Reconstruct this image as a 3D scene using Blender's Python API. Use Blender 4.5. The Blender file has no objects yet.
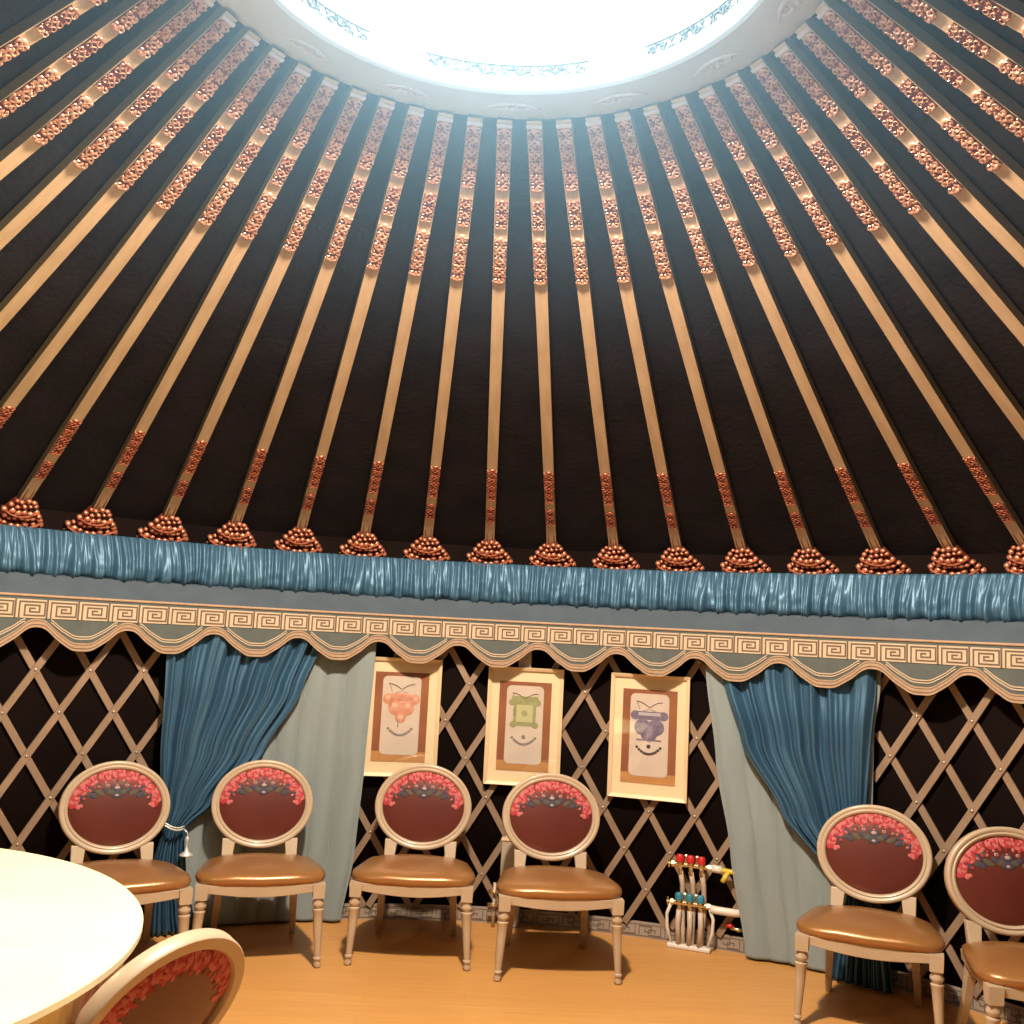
import bpy, math, random
from math import sin, cos, pi, sqrt, atan2, radians
from mathutils import Vector, Matrix, noise
random.seed(7)
SC = bpy.context.scene
COL = SC.collection

# ------------------------------------------------------------------ mesh builder
class MB:
    def __init__(s): s.v = []; s.f = []; s.m = []; s.mi = 0
    def add(s, vs, fs):
        o = len(s.v); s.v += [tuple(p) for p in vs]
        for f in fs: s.f.append(tuple(i + o for i in f)); s.m.append(s.mi)
    def box(s, c, d, rz=0.0):
        x, y, z = d[0]/2, d[1]/2, d[2]/2; cs, sn = cos(rz), sin(rz)
        P = []
        for k in (-1, 1):
            for a, b in ((-1, -1), (1, -1), (1, 1), (-1, 1)):
                X, Y = a*x, b*y
                P.append((c[0]+X*cs-Y*sn, c[1]+X*sn+Y*cs, c[2]+k*z))
        s.add(P, [(3, 2, 1, 0), (4, 5, 6, 7), (0, 1, 5, 4), (1, 2, 6, 5), (2, 3, 7, 6), (3, 0, 4, 7)])
    def hexa(s, lo, hi):      # two quads, 4 points each
        s.add(list(lo)+list(hi), [(3, 2, 1, 0), (4, 5, 6, 7), (0, 1, 5, 4), (1, 2, 6, 5), (2, 3, 7, 6), (3, 0, 4, 7)])
    def tube(s, pts, r, n=8, closed=False, flat=1.0, up=None):
        pts = [Vector(p) for p in pts]; N = len(pts)
        R = r if isinstance(r, (list, tuple)) else [r]*N
        ref = None; P = []
        for i, p in enumerate(pts):
            if closed: t = pts[(i+1) % N]-pts[i-1]
            else: t = pts[min(i+1, N-1)]-pts[max(i-1, 0)]
            t.normalize()
            if up is not None: a = Vector(up)
            elif ref is None: a = Vector((0, 0, 1)) if abs(t.z) < .9 else Vector((1, 0, 0))
            else: a = ref
            b = t.cross(a); b.normalize(); a = b.cross(t); a.normalize(); ref = a
            for k in range(n):
                th = 2*pi*k/n
                P.append(p+(b*cos(th)+a*sin(th)*flat)*R[i])
        F = []
        M = N if closed else N-1
        for i in range(M):
            j = (i+1) % N
            for k in range(n):
                l = (k+1) % n
                F.append((i*n+k, i*n+l, j*n+l, j*n+k))
        if not closed:
            F.append(tuple(range(n-1, -1, -1))); F.append(tuple(range((N-1)*n, N*n)))
        s.add(P, F)
    def lathe(s, prof, n=16, M=None):   # prof (r,z) ; axis z ; M maps
        P = []
        for r, z in prof:
            for k in range(n):
                th = 2*pi*k/n; q = Vector((r*cos(th), r*sin(th), z))
                P.append(M @ q if M else q)
        F = []
        for i in range(len(prof)-1):
            for k in range(n):
                l = (k+1) % n; F.append((i*n+k, i*n+l, (i+1)*n+l, (i+1)*n+k))
        F.append(tuple(range(n-1, -1, -1))); F.append(tuple(range((len(prof)-1)*n, len(prof)*n)))
        s.add(P, F)
    def lump(s, c, r, X=(1, 0, 0), Y=(0, 1, 0), Z=(0, 0, 1), sx=1, sy=1, sz=.6, n=7, full=False):
        c = Vector(c); X = Vector(X)*r*sx; Y = Vector(Y)*r*sy; Z = Vector(Z)*r*sz
        lats = (0, .42, .78, 1) if not full else (-1, -.7, 0, .7, 1)
        P = []; rows = []
        for q in lats:
            if abs(q) >= 1:
                rows.append([len(P)]); P.append(c+Z*q)
            else:
                rr = sqrt(1-q*q); row = []
                for k in range(n):
                    th = 2*pi*k/n; row.append(len(P)); P.append(c+(X*cos(th)+Y*sin(th))*rr+Z*q)
                rows.append(row)
        F = []
        if len(rows[0]) > 1: F.append(tuple(reversed(rows[0])))
        for a, b in zip(rows, rows[1:]):
            for k in range(n):
                l = (k+1) % n
                if len(a) == 1: F.append((a[0], b[l], b[k]))
                elif len(b) == 1: F.append((a[k], a[l], b[0]))
                else: F.append((a[k], a[l], b[l], b[k]))
        s.add(P, F)
    def grid(s, fn, nu, nv, close_u=False):
        P = [fn(i/nu, j/nv) for j in range(nv+1) for i in range(nu+(0 if close_u else 1))]
        w = nu+(0 if close_u else 1); F = []
        for j in range(nv):
            for i in range(nu):
                k = (i+1) % w if close_u else i+1
                F.append((j*w+i, j*w+k, (j+1)*w+k, (j+1)*w+i))
        s.add(P, F)

def obj(name, mb, mats, parent=None, smooth=False, bevel=0, solid=0, subd=0, auto=None):
    me = bpy.data.meshes.new(name)
    me.from_pydata([tuple(p) for p in mb.v], [], mb.f)
    if not isinstance(mats, (list, tuple)): mats = [mats]
    for m in mats: me.materials.append(m)
    if len(mats) > 1: me.polygons.foreach_set('material_index', mb.m)
    me.polygons.foreach_set('use_smooth', [bool(smooth)]*len(me.polygons))
    me.update()
    if smooth and auto is not None:
        try: me.set_sharp_from_angle(angle=radians(auto))
        except Exception: pass
    o = bpy.data.objects.new(name, me); COL.objects.link(o)
    if parent: o.parent = parent
    if solid:
        m = o.modifiers.new('sol', 'SOLIDIFY'); m.thickness = solid; m.offset = 0
    if bevel:
        m = o.modifiers.new('bev', 'BEVEL'); m.width = bevel; m.segments = 2; m.limit_method = 'ANGLE'; m.angle_limit = radians(40)
    if subd:
        m = o.modifiers.new('sub', 'SUBSURF'); m.levels = subd; m.render_levels = subd
    return o

def tag(o, label=None, cat=None, group=None, kind=None):
    if label: o['label'] = label
    if cat: o['category'] = cat
    if group: o['group'] = group
    if kind: o['kind'] = kind
    return o
def thing(name, label, cat, loc=(0, 0, 0), rz=0.0, group=None):
    o = bpy.data.objects.new(name, None); COL.objects.link(o)
    o.empty_display_size = .05
    o.location = loc; o.rotation_euler = (0, 0, rz)
    return tag(o, label, cat, group)
def copy_tree(o, parent=None):
    c = o.copy(); COL.objects.link(c)
    if parent: c.parent = parent
    for ch in list(o.children): copy_tree(ch, c)
    return c
def cyl(th, R, z): return Vector((R*sin(th), R*cos(th), z))

# ------------------------------------------------------------------ materials
def mat(name, col, rough=.6, metal=0.0, spec=.5, sheen=0, var=None, vscale=8, bump=0, bscale=60, stretch=(1, 1, 1), emit=None, coat=0, detail=4):
    m = bpy.data.materials.new(name); m.use_nodes = True
    nt = m.node_tree; b = nt.nodes['Principled BSDF']
    b.inputs['Base Color'].default_value = (*col, 1)
    b.inputs['Roughness'].default_value = rough; b.inputs['Metallic'].default_value = metal
    b.inputs['Specular IOR Level'].default_value = spec
    if sheen: b.inputs['Sheen Weight'].default_value = sheen; b.inputs['Sheen Roughness'].default_value = .5
    if coat: b.inputs['Coat Weight'].default_value = coat; b.inputs['Coat Roughness'].default_value = .15
    if emit:
        b.inputs['Emission Color'].default_value = (*emit[0], 1); b.inputs['Emission Strength'].default_value = emit[1]
    tc = mp = None
    if var or bump:
        tc = nt.nodes.new('ShaderNodeTexCoord'); mp = nt.nodes.new('ShaderNodeMapping')
        mp.inputs['Scale'].default_value = stretch
        nt.links.new(tc.outputs['Object'], mp.inputs['Vector'])
    if var:
        n = nt.nodes.new('ShaderNodeTexNoise'); n.inputs['Scale'].default_value = vscale; n.inputs['Detail'].default_value = detail
        nt.links.new(mp.outputs[0], n.inputs['Vector'])
        r = nt.nodes.new('ShaderNodeValToRGB')
        r.color_ramp.elements[0].position = .3; r.color_ramp.elements[1].position = .7
        r.color_ramp.elements[0].color = (*col, 1); r.color_ramp.elements[1].color = (*var, 1)
        nt.links.new(n.outputs['Fac'], r.inputs['Fac']); nt.links.new(r.outputs['Color'], b.inputs['Base Color'])
    if bump:
        n = nt.nodes.new('ShaderNodeTexNoise'); n.inputs['Scale'].default_value = bscale; n.inputs['Detail'].default_value = 3
        nt.links.new(mp.outputs[0], n.inputs['Vector'])
        bp = nt.nodes.new('ShaderNodeBump'); bp.inputs['Strength'].default_value = bump; bp.inputs['Distance'].default_value = .01
        nt.links.new(n.outputs['Fac'], bp.inputs['Height']); nt.links.new(bp.outputs['Normal'], b.inputs['Normal'])
    return m

M = {}
M['roof'] = mat('roof_fabric', (.008, .007, .010), .8, spec=.12, var=(.014, .012, .016), vscale=5, bump=.25, bscale=40)
M['wall'] = mat('wall_fabric', (.005, .003, .003), .9, spec=.05, var=(.009, .005, .0045), vscale=3)
M['rib'] = mat('rib_wood', (.37, .26, .165), .5, var=(.46, .335, .225), vscale=6, stretch=(6, 1, 1))
M['ribdark'] = mat('rib_paint_dark', (.16, .055, .03), .5)
M['ribside'] = mat('rib_side_dark', (.13, .10, .07), .6)  # darker tone for every face of the rib bar but the front
M['copperred'] = mat('red_copper_gilt', (.44, .135, .080), .36, metal=.6, var=(.60, .25, .16), vscale=30)
M['copper'] = mat('copper_gilt', (.40, .18, .115), .36, metal=.6, var=(.58, .34, .245), vscale=30)
M['lacquer'] = mat('red_lacquer', (.15, .030, .020), .4)
M['crown'] = mat('crown_paint', (.36, .345, .36), .6, var=(.41, .39, .40), vscale=4)
M['crownpink'] = mat('crown_motif', (.46, .39, .40), .5)
M['rimwhite'] = mat('rim_white', (.62, .68, .68), .5)
M['fret'] = mat('fretwork_paint', (.045, .055, .055), .6)
M['satin'] = mat('blue_satin', (.042, .112, .205), .42, metal=.35, spec=.5, var=(.056, .140, .240), vscale=3)
M['ruffle'] = mat('ruffle_satin', (.046, .122, .215), .46, metal=.3, spec=.5, var=(.060, .145, .24), vscale=3)
M['sheer'] = mat('grey_blue_voile', (.215, .265, .280), .8, spec=.2, sheen=.15, var=(.245, .295, .31), vscale=6, stretch=(3, 3, .4))
M['felt'] = mat('grey_felt', (.060, .083, .112), .85, spec=.2, var=(.074, .098, .128), vscale=10)
M['feltdark'] = mat('grey_green_felt', (.085, .100, .100), .85, spec=.2, var=(.10, .118, .118), vscale=14)
M['cream'] = mat('cream_braid', (.47, .365, .26), .7, var=(.53, .42, .31), vscale=30)
M['tan'] = mat('tan_braid', (.34, .225, .15), .75, var=(.41, .28, .19), vscale=40)
M['groove'] = mat('brown_stitch', (.12, .085, .06), .8)
M['lattice'] = mat('lattice_wood', (.23, .155, .105), .6, var=(.29, .20, .14), vscale=9)
M['rivet'] = mat('rivet_metal', (.55, .45, .35), .35, metal=.8)
M['base'] = mat('baseboard_paint', (.30, .25, .21), .6, var=(.34, .28, .24), vscale=8)
M['basedark'] = mat('baseboard_line', (.13, .10, .085), .7)
M['chairwood'] = mat('chair_paint', (.43, .33, .23), .42, coat=.25, var=(.48, .375, .27), vscale=7)
M['chairgroove'] = mat('chair_groove', (.30, .22, .15), .5)
M['bronze'] = mat('bronze_leather', (.30, .135, .042), .30, metal=.35, spec=.7, var=(.36, .165, .054), vscale=9, bump=.05, bscale=120)
M['leather'] = mat('brown_leather', (.092, .019, .014), .38, spec=.4, var=(.115, .025, .018), vscale=4)
M['eredA'] = mat('embroidery_red', (.38, .030, .040), .7)
M['epink'] = mat('embroidery_pink', (.47, .12, .12), .7)
M['edark'] = mat('embroidery_crimson', (.22, .012, .018), .7)
M['enavy'] = mat('embroidery_navy', (.040, .036, .062), .7)
M['egreen'] = mat('embroidery_green', (.07, .062, .045), .7)
M['ecream'] = mat('embroidery_cream', (.42, .27, .23), .7)
M['frame'] = mat('pale_frame_wood', (.66, .50, .31), .45, var=(.74, .58, .38), vscale=7)
M['mount'] = mat('cream_mount', (.86, .70, .47), .7)
M['printbrown'] = mat('print_brown', (.24, .075, .04), .6, var=(.34, .13, .05), vscale=5)
M['printorange'] = mat('print_orange', (.50, .24, .08), .6, var=(.56, .29, .11), vscale=6)
M['panel'] = mat('print_pale', (.62, .52, .46), .6, var=(.68, .58, .50), vscale=8)
M['ink'] = mat('print_ink', (.07, .05, .055), .6)
M['inkgrey'] = mat('print_grey', (.28, .25, .24), .6)
M['p_orange'] = mat('print_coral', (.58, .22, .13), .55, var=(.70, .38, .28), vscale=40)
M['p_orange2'] = mat('print_coral_pale', (.74, .46, .36), .55)
M['p_green'] = mat('print_jade', (.28, .29, .13), .55, var=(.38, .40, .20), vscale=40)
M['p_green2'] = mat('print_jade_pale', (.52, .54, .30), .55)
M['p_purple'] = mat('print_violet', (.14, .11, .20), .55, var=(.24, .20, .30), vscale=40)
M['p_purple2'] = mat('print_violet_pale', (.50, .45, .52), .45)
M['pipewhite'] = mat('white_plastic', (.70, .66, .60), .4)
M['pipegrey'] = mat('grey_plastic_pipe', (.52, .42, .34), .4)
M['postpaint'] = mat('post_paint', (.42, .36, .29), .6)
M['brass'] = mat('brass', (.76, .60, .36), .25, metal=.9)
M['redcap'] = mat('red_plastic', (.52, .02, .025), .35)
M['bluecap'] = mat('blue_plastic', (.035, .20, .30), .35)
M['yellow'] = mat('yellow_gas_pipe', (.62, .48, .06), .4)
M['silver'] = mat('silver_cord', (.70, .70, .68), .35, metal=.3)
M['tabletop'] = mat('table_cloth', (.85, .80, .48), .5, var=(.88, .84, .56), vscale=3)
M['tableedge'] = mat('table_gold_edge', (.80, .68, .38), .4)
M['glasslamp'] = mat('crystal', (.40, .50, .48), .2)

# floor : laminate boards
def floor_mat():
    m = bpy.data.materials.new('laminate_floor'); m.use_nodes = True
    nt = m.node_tree; b = nt.nodes['Principled BSDF']; N = nt.nodes.new; L = nt.links.new
    tc = N('ShaderNodeTexCoord'); br = N('ShaderNodeTexBrick'); mp = N('ShaderNodeMapping')
    L(tc.outputs['Object'], mp.inputs['Vector']); mp.inputs['Rotation'].default_value = (0, 0, radians(2))
    br.inputs['Scale'].default_value = 1; br.inputs['Brick Width'].default_value = 1.2; br.inputs['Row Height'].default_value = .13
    br.inputs['Mortar Size'].default_value = .0012; br.offset = .37
    br.inputs['Color1'].default_value = (.56, .285, .088, 1); br.inputs['Color2'].default_value = (.59, .305, .097, 1)
    br.inputs['Mortar'].default_value = (.50, .25, .078, 1)
    L(mp.outputs[0], br.inputs['Vector'])
    mp2 = N('ShaderNodeMapping'); mp2.inputs['Scale'].default_value = (1.2, 26, 1); L(tc.outputs['Object'], mp2.inputs['Vector'])
    n = N('ShaderNodeTexNoise'); n.inputs['Scale'].default_value = 2; n.inputs['Detail'].default_value = 5; L(mp2.outputs[0], n.inputs['Vector'])
    mx = N('ShaderNodeMixRGB'); mx.blend_type = 'MULTIPLY'; mx.inputs['Fac'].default_value = .35
    r = N('ShaderNodeValToRGB'); r.color_ramp.elements[0].position = .35; r.color_ramp.elements[0].color = (.72, .66, .6, 1); r.color_ramp.elements[1].position = .65
    L(n.outputs['Fac'], r.inputs['Fac']); L(br.outputs['Color'], mx.inputs['Color1']); L(r.outputs['Color'], mx.inputs['Color2'])
    L(mx.outputs['Color'], b.inputs['Base Color']); b.inputs['Roughness'].default_value = .42; b.inputs['Specular IOR Level'].default_value = .35
    return m
M['floor'] = floor_mat()
def glass_mat():
    m = bpy.data.materials.new('picture_glass'); m.use_nodes = True
    nt = m.node_tree; nt.nodes.clear(); N = nt.nodes.new
    o = N('ShaderNodeOutputMaterial'); mx = N('ShaderNodeMixShader'); t = N('ShaderNodeBsdfTransparent'); g = N('ShaderNodeBsdfGlossy')
    g.inputs['Roughness'].default_value = .03; mx.inputs['Fac'].default_value = .07
    nt.links.new(t.outputs[0], mx.inputs[1]); nt.links.new(g.outputs[0], mx.inputs[2]); nt.links.new(mx.outputs[0], o.inputs['Surface'])
    return m
M['glass'] = glass_mat()
def sky_mat():
    m = bpy.data.materials.new('skylight_daylight'); m.use_nodes = True
    nt = m.node_tree; nt.nodes.clear()
    e = nt.nodes.new('ShaderNodeEmission'); o = nt.nodes.new('ShaderNodeOutputMaterial')
    e.inputs['Color'].default_value = (.82, .93, 1, 1); e.inputs['Strength'].default_value = SKY
    nt.links.new(e.outputs[0], o.inputs['Surface']); return m
SKY = 8.0; RIM_GLOW = 6.0
M['sky'] = sky_mat()

# ------------------------------------------------------------------ room shell
R = 3.2                      # wall radius
RB, ZB, RT, ZT = 3.194, 2.108, 1.006, 3.6585   # rib foot and rib head
RI = .8205                   # crown opening
mb = MB()
mb.lathe([(0, -.05), (3.45, -.05), (3.45, 0), (0, 0)], 96)
tag(obj('floor', mb, M['floor']), kind='structure')
def wall(name, a0, a1, n):
    mb = MB()
    mb.grid(lambda u, v: cyl(a0+(a1-a0)*u, R if v < .5 else R, v*2.16), n, 2)
    o = obj(name, mb, M['wall'], smooth=True); o.modifiers.new('s', 'SOLIDIFY').thickness = .04
    o.modifiers['s'].offset = -1
    return tag(o, kind='structure')
wall('wall_back', -pi/2, pi/2, 64)
wall('wall_front', pi/2, 3*pi/2, 64)
sl = (ZT-ZB)/(RB-RT)
mb = MB()
off = .022*sqrt(1+sl*sl)
mb.lathe([(R+.06, ZB-sl*(R+.06-RB)+off), (RT-.02, ZT+sl*.02+off)], 108)
mb.f = mb.f[:-2]; mb.m = mb.m[:-2]
o = obj('ceiling', mb, M['roof'], smooth=True); tag(o, kind='structure')
# skirting with a key-fret pattern
def arc_strip(mb, R0, a0, a1, z0, z1, t=.012, step=.02):
    n = max(1, int(abs(a1-a0)/step))
    for i in range(n):
        p, q = a0+(a1-a0)*i/n, a0+(a1-a0)*(i+1)/n
        mb.hexa([cyl(p, R0, z0), cyl(q, R0, z0), cyl(q, R0+t, z0), cyl(p, R0+t, z0)], [cyl(p, R0, z1), cyl(q, R0, z1), cyl(q, R0+t, z1), cyl(p, R0+t, z1)])
mb = MB(); arc_strip(mb, 3.182, -1.35, 1.35, 0, .083, .016)
bb = tag(obj('baseboard_back', mb, M['base']), kind='structure')
def fret(mb, path, a, z0, da, dz, R0, w, t):
    for (u0, v0), (u1, v1) in zip(path, path[1:]):
        if u0 == u1:
            arc_strip(mb, R0, a+u0*da-w/R0/2, a+u0*da+w/R0/2, z0+min(v0, v1)*dz-w/2, z0+max(v0, v1)*dz+w/2, t)
        else:
            arc_strip(mb, R0, a+min(u0, u1)*da-w/R0/2, a+max(u0, u1)*da+w/R0/2, z0+v0*dz-w/2, z0+v0*dz+w/2, t)
KEY = [(.13, .04), (.13, .9), (.93, .9), (.93, .13), (.30, .13), (.30, .71), (.76, .71), (.76, .33), (.46, .33), (.46, .53), (.61, .53)]
KEY2 = [(.08, .12), (.08, .88), (.55, .88), (.55, .40), (.30, .40), (.30, .62)]
mb = MB()
arc_strip(mb, 3.180, -1.35, 1.35, .070, .073, .003); arc_strip(mb, 3.180, -1.35, 1.35, .010, .013, .003)
a = -1.34
while a < 1.34:
    fret(mb, KEY2, a, .012, .045, .058, 3.180, .0045, .003)
    fret(mb, [(1-u+.0, 1-v) for u, v in KEY2], a, .012, .045, .058, 3.180, .0045, .003)
    a += .045
obj('key_pattern', mb, M['basedark'], bb)

# ------------------------------------------------------------------ roof crown and skylight
crown = thing('skylight_surround', 'wide grey round ring framing the bright skylight opening', 'skylight surround', (0, 0, ZT-.03))
def ring(mb, prof, n=96):   # closed profile (r,z)
    P = []; k = len(prof)
    for i in range(n):
        th = 2*pi*i/n
        P += [(r*sin(th), r*cos(th), z) for r, z in prof]
    F = []
    for i in range(n):
        j = (i+1) % n
        for q in range(k):
            w = (q+1) % k; F.append((i*k+q, i*k+w, j*k+w, j*k+q))
    mb.add(P, F)
z0 = .03
mb = MB(); ring(mb, [(RT+.01, z0-.004), (RT+.01, z0+.05), (RI, z0+.05), (RI, z0+.004), (RI+.012, z0-.004)])
obj('ring_face', mb, M['crown'], crown, smooth=True, auto=30)
mb = MB(); ring(mb, [(RI+.012, z0+.05), (RI+.012, z0+.40), (RI-.012, z0+.40), (RI-.012, z0+.05)])
ring(mb, [(RI, z0+.004), (RI-.018, z0+.012), (RI-.018, z0+.05), (RI, z0+.05)])
obj('inner_rim', mb, M['rimwhite'], crown, smooth=True, auto=30)
mb = MB(); mb.tube([cyl(2*pi*i/96, RI-.022, z0+.010) for i in range(96)], .010, 8, closed=True)  # made-up glowing tube, added to brighten the roof round the opening
obj('added_rim_glow', mb, mat('added_glow_tube', (.7, .9, 1), emit=((.62, .88, 1), RIM_GLOW)), crown, smooth=True)
HZ = 0.10  # scattering volume added to imitate bluish lens glare, denser towards the top
hm = bpy.data.materials.new('glare_scatter'); hm.use_nodes = True; nt = hm.node_tree; nt.nodes.clear(); N = nt.nodes.new
ou = N('ShaderNodeOutputMaterial'); vs = N('ShaderNodeVolumeScatter'); tc = N('ShaderNodeTexCoord'); sx = N('ShaderNodeSeparateXYZ'); mr = N('ShaderNodeMapRange'); mm = N('ShaderNodeMath')
vs.inputs['Color'].default_value = (.30, .62, 1, 1)
mr.inputs['From Min'].default_value = -1.05; mr.inputs['From Max'].default_value = -.05
nt.links.new(tc.outputs['Object'], sx.inputs[0]); nt.links.new(sx.outputs['Z'], mr.inputs['Value'])
mm.operation = 'POWER'; mm.inputs[1].default_value = 1.6; nt.links.new(mr.outputs[0], mm.inputs[0])
m2 = N('ShaderNodeMath'); m2.operation = 'MULTIPLY'; m2.inputs[1].default_value = HZ; nt.links.new(mm.outputs[0], m2.inputs[0])
nt.links.new(m2.outputs[0], vs.inputs['Density']); nt.links.new(vs.outputs[0], ou.inputs['Volume'])
mb = MB(); zl = -1.05
mb.lathe([(0, zl), (RT-.02-zl/sl*.97, zl), (RT-.02, -.035), (0, -.035)], 48)
hz = obj('glare_haze', mb, hm); hz.location = (0, 0, ZT)
tag(hz, 'faint bluish haze added to imitate lens glare round the skylight at the top of the roof', 'haze', kind='stuff')
# cloud motifs on the underside
def cloud(mb, a, r):
    for s in (-1, 1):
        pts = []
        for i in range(22):
            t = i/21*2.2*pi; q = .030*(1-.62*i/21)
            pts.append(cyl(a+s*(.05-q*cos(t)*1.1)/1.0, r+q*sin(t)*.9, z0-.005))
        mb.tube(pts, [.0075*(1-.5*i/21) for i in range(22)], 6)
        mb.tube([cyl(a+s*x, r-.02+x*x*3, z0-.005) for x in (.0, .03, .06, .09, .12)], [.008, .009, .008, .006, .003], 6)
    mb.lump(cyl(a, r+.022, z0-.003), .014, Z=(0, 0, -1), Y=(0, -1, 0))
for i in range(14):
    mb = MB(); cloud(mb, 2*pi*i/14+.06, .915)
    obj('cloud_motif', mb, M['crownpink'], crown, smooth=True)
# openwork friezes on the inner rim
for i in range(6):
    mb = MB(); ac = 2*pi*i/6+.03; rr = RI-.016
    za, zb_ = z0+.028, z0+.098
    for k in range(26):
        a = ac-.37+.74*(k+.5)/26; s = 1 if k % 2 else -1
        zc = (za+zb_)/2
        pts = [cyl(a+s*.012*cos(t)+.006*sin(2*t), rr, zc+.029*sin(t*.5+k)*cos(t*.5)) for t in [j*.7 for j in range(9)]]
        mb.tube(pts, .0042, 5)
        mb.tube([cyl(a-.012, rr, zc-s*.030), cyl(a, rr, zc-s*.012), cyl(a+.013, rr, zc-s*.026)], .0034, 5)
    arc_strip(mb, rr-.002, ac-.385, ac+.385, zb_-.004, zb_, .004)
    obj('fretwork_frieze', mb, M['fret'], crown, smooth=True)
mb = MB(); mb.lathe([(0, ZT+.405), (RI+.02, ZT+.405), (RI+.02, ZT+.43), (0, ZT+.43)], 64)
tag(obj('window_1', mb, M['sky']), kind='structure')
pend = thing('crystal_pendant', 'small pale pointed pendant hanging inside the bright skylight', 'pendant lamp', (.36, .55, ZT+.21))
mb = MB(); mb.lathe([(.004, .03), (.004, .19)], 8); obj('stem', mb, M['glasslamp'], pend)
mb = MB(); mb.lathe([(.002, 0), (.045, .012), (.05, .02), (.018, .035), (.010, .06), (.004, .12)], 12); obj('drop', mb, M['glasslamp'], pend, smooth=True)

# ------------------------------------------------------------------ roof ribs
LEN = sqrt((RB-RT)**2+(ZT-ZB)**2)
U = Vector((0, -(RB-RT)/LEN, (ZT-ZB)/LEN)); NI = Vector((0, -(ZT-ZB)/LEN, -(RB-RT)/LEN)); XL = Vector((1, 0, 0))
def rp(s, x, d): return U*(s*LEN)+XL*x+NI*d       # rib local point
HW = .0305
def bar(mb, s0, s1, w0, w1, d0, d1):
    mb.hexa([rp(s0, -w0, d0), rp(s0, w0, d0), rp(s0, w0, d1), rp(s0, -w0, d1)], [rp(s1, -w1, d0), rp(s1, w1, d0), rp(s1, w1, d1), rp(s1, -w1, d1)])
def carve(s0, s1, dens, seed, big=1.0):
    rnd = random.Random(seed); mb = MB()
    mb.mi = 0; bar(mb, s0, s1, HW*.86, HW*.86, .0205, .0235)
    mb.mi = 1
    L = (s1-s0)*LEN; n = max(2, int(L/.025))
    for i in range(n):
        sc = s0+(s1-s0)*(i+.5)/n; h = .5/n*(s1-s0)*.95
        for sx in (-1, 1):
            pts = []
            for j in range(10):
                t = j/9*1.7*pi; q = 1-.55*j/9
                pts.append(rp(sc+h*q*sin(t)*(1 if i % 2 else -1), sx*(HW*.50-HW*.42*q*cos(t)), .026))
            mb.tube(pts, [.0040*big*(1-.35*j/9) for j in range(10)], 5)
            for q in range(dens):
                mb.lump(rp(sc+rnd.uniform(-h, h), sx*HW*rnd.uniform(.15, .86), .024), rnd.uniform(.0035, .0068)*big, X=XL, Y=U, Z=NI, sz=.9)
        mb.lump(rp(sc, 0, .024), .0062*big, X=XL, Y=U, Z=NI, sz=1.0, sy=1.4)
    for e in (s0, s1): mb.lump(rp(e, 0, .023), .010*big, X=XL, Y=U, Z=NI, sx=1.5, sz=.7)
    return mb
rib = thing('roof_rib', 'x', 'roof rib', group='carved ribs of the domed roof')
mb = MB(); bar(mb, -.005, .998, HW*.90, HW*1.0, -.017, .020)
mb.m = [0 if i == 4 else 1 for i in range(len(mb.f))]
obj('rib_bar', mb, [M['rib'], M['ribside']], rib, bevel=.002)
for nm, s0, s1, d, sd, bg in (('carved_scrollwork', .885, .984, 4, 1, 1.0), ('carved_scrollwork', .816, .864, 2, 2, .7), ('carved_scrollwork', .713, .796, 4, 3, 1.15),
                          ('carved_scrollwork', .172, .261, 3, 4, .75), ('carved_scrollwork', .104, .148, 1, 5, .6)):
    obj(nm, carve(s0, s1, d, sd, bg), [M['lacquer'], M['copper' if s0 > .5 else 'copperred']], rib, smooth=True, auto=40)
mb = MB(); bar(mb, .9875, .9925, HW*1.02, HW*1.02, .02, .027); obj('end_band', mb, M['crownpink'], rib)
mb = MB()
for x in (-.6, -.1, .4):
    mb.hexa([rp(.024, HW*x, .022), rp(.024, HW*(x+.34), .022), rp(.024, HW*(x+.34), .024), rp(.024, HW*x, .024)], [rp(.072 if x != -.1 else .05, HW*(x+.05), .022), rp(.072 if x != -.1 else .05, HW*(x+.12), .022), rp(.072 if x != -.1 else .05, HW*(x+.12), .024), rp(.072 if x != -.1 else .05, HW*(x+.05), .024)])
obj('leaf_tips', mb, M['ribdark'], rib)
# copper finial : a fan of beads over a lacquered block
fin = MB(); fin.mi = 0
fin.hexa([rp(-.046, -.105, -.01), rp(-.046, .105, -.01), rp(-.046, .098, .048), rp(-.046, -.098, .048)], [rp(.034, -.034, -.01), rp(.034, .034, -.01), rp(.034, .032, .032), rp(.034, -.032, .032)])
fin.mi = 1
rnd = random.Random(3)
rows = [(.044, .040, 4, .012, .040), (.032, .056, 5, .014, .046), (.019, .076, 6, .016, .052), (.004, .096, 8, .0165, .058), (-.012, .114, 8, .018, .064), (-.029, .126, 8, .020, .068), (-.047, .118, 7, .021, .070)]
for s, w, n, r, d in rows:
    for i in range(n):
        x = -w+2*w*i/(n-1); bow = (x/.125)**2
        fin.lump(rp(s+.012*bow*(1 if s < 0 else .5)+rnd.uniform(-.0025, .0025), x+rnd.uniform(-.004, .004), d-.026*bow), r*rnd.uniform(.75, 1.15), X=XL, Y=U, Z=NI, sz=1.0, sy=rnd.uniform(.6, .95), sx=rnd.uniform(.9, 1.25), full=True)
fin.tube([rp(-.018+.015*(t/5)**2, .120*t/5, .080-.020*(t/5)**2) for t in range(-5, 6)], .0065, 6)
fin.tube([rp(.012+.010*(t/5)**2, .085*t/5, .066-.016*(t/5)**2) for t in range(-5, 6)], .0055, 6)
obj('beaded_finial', fin, [M['lacquer'], M['copperred']], rib, smooth=True, auto=50)

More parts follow.
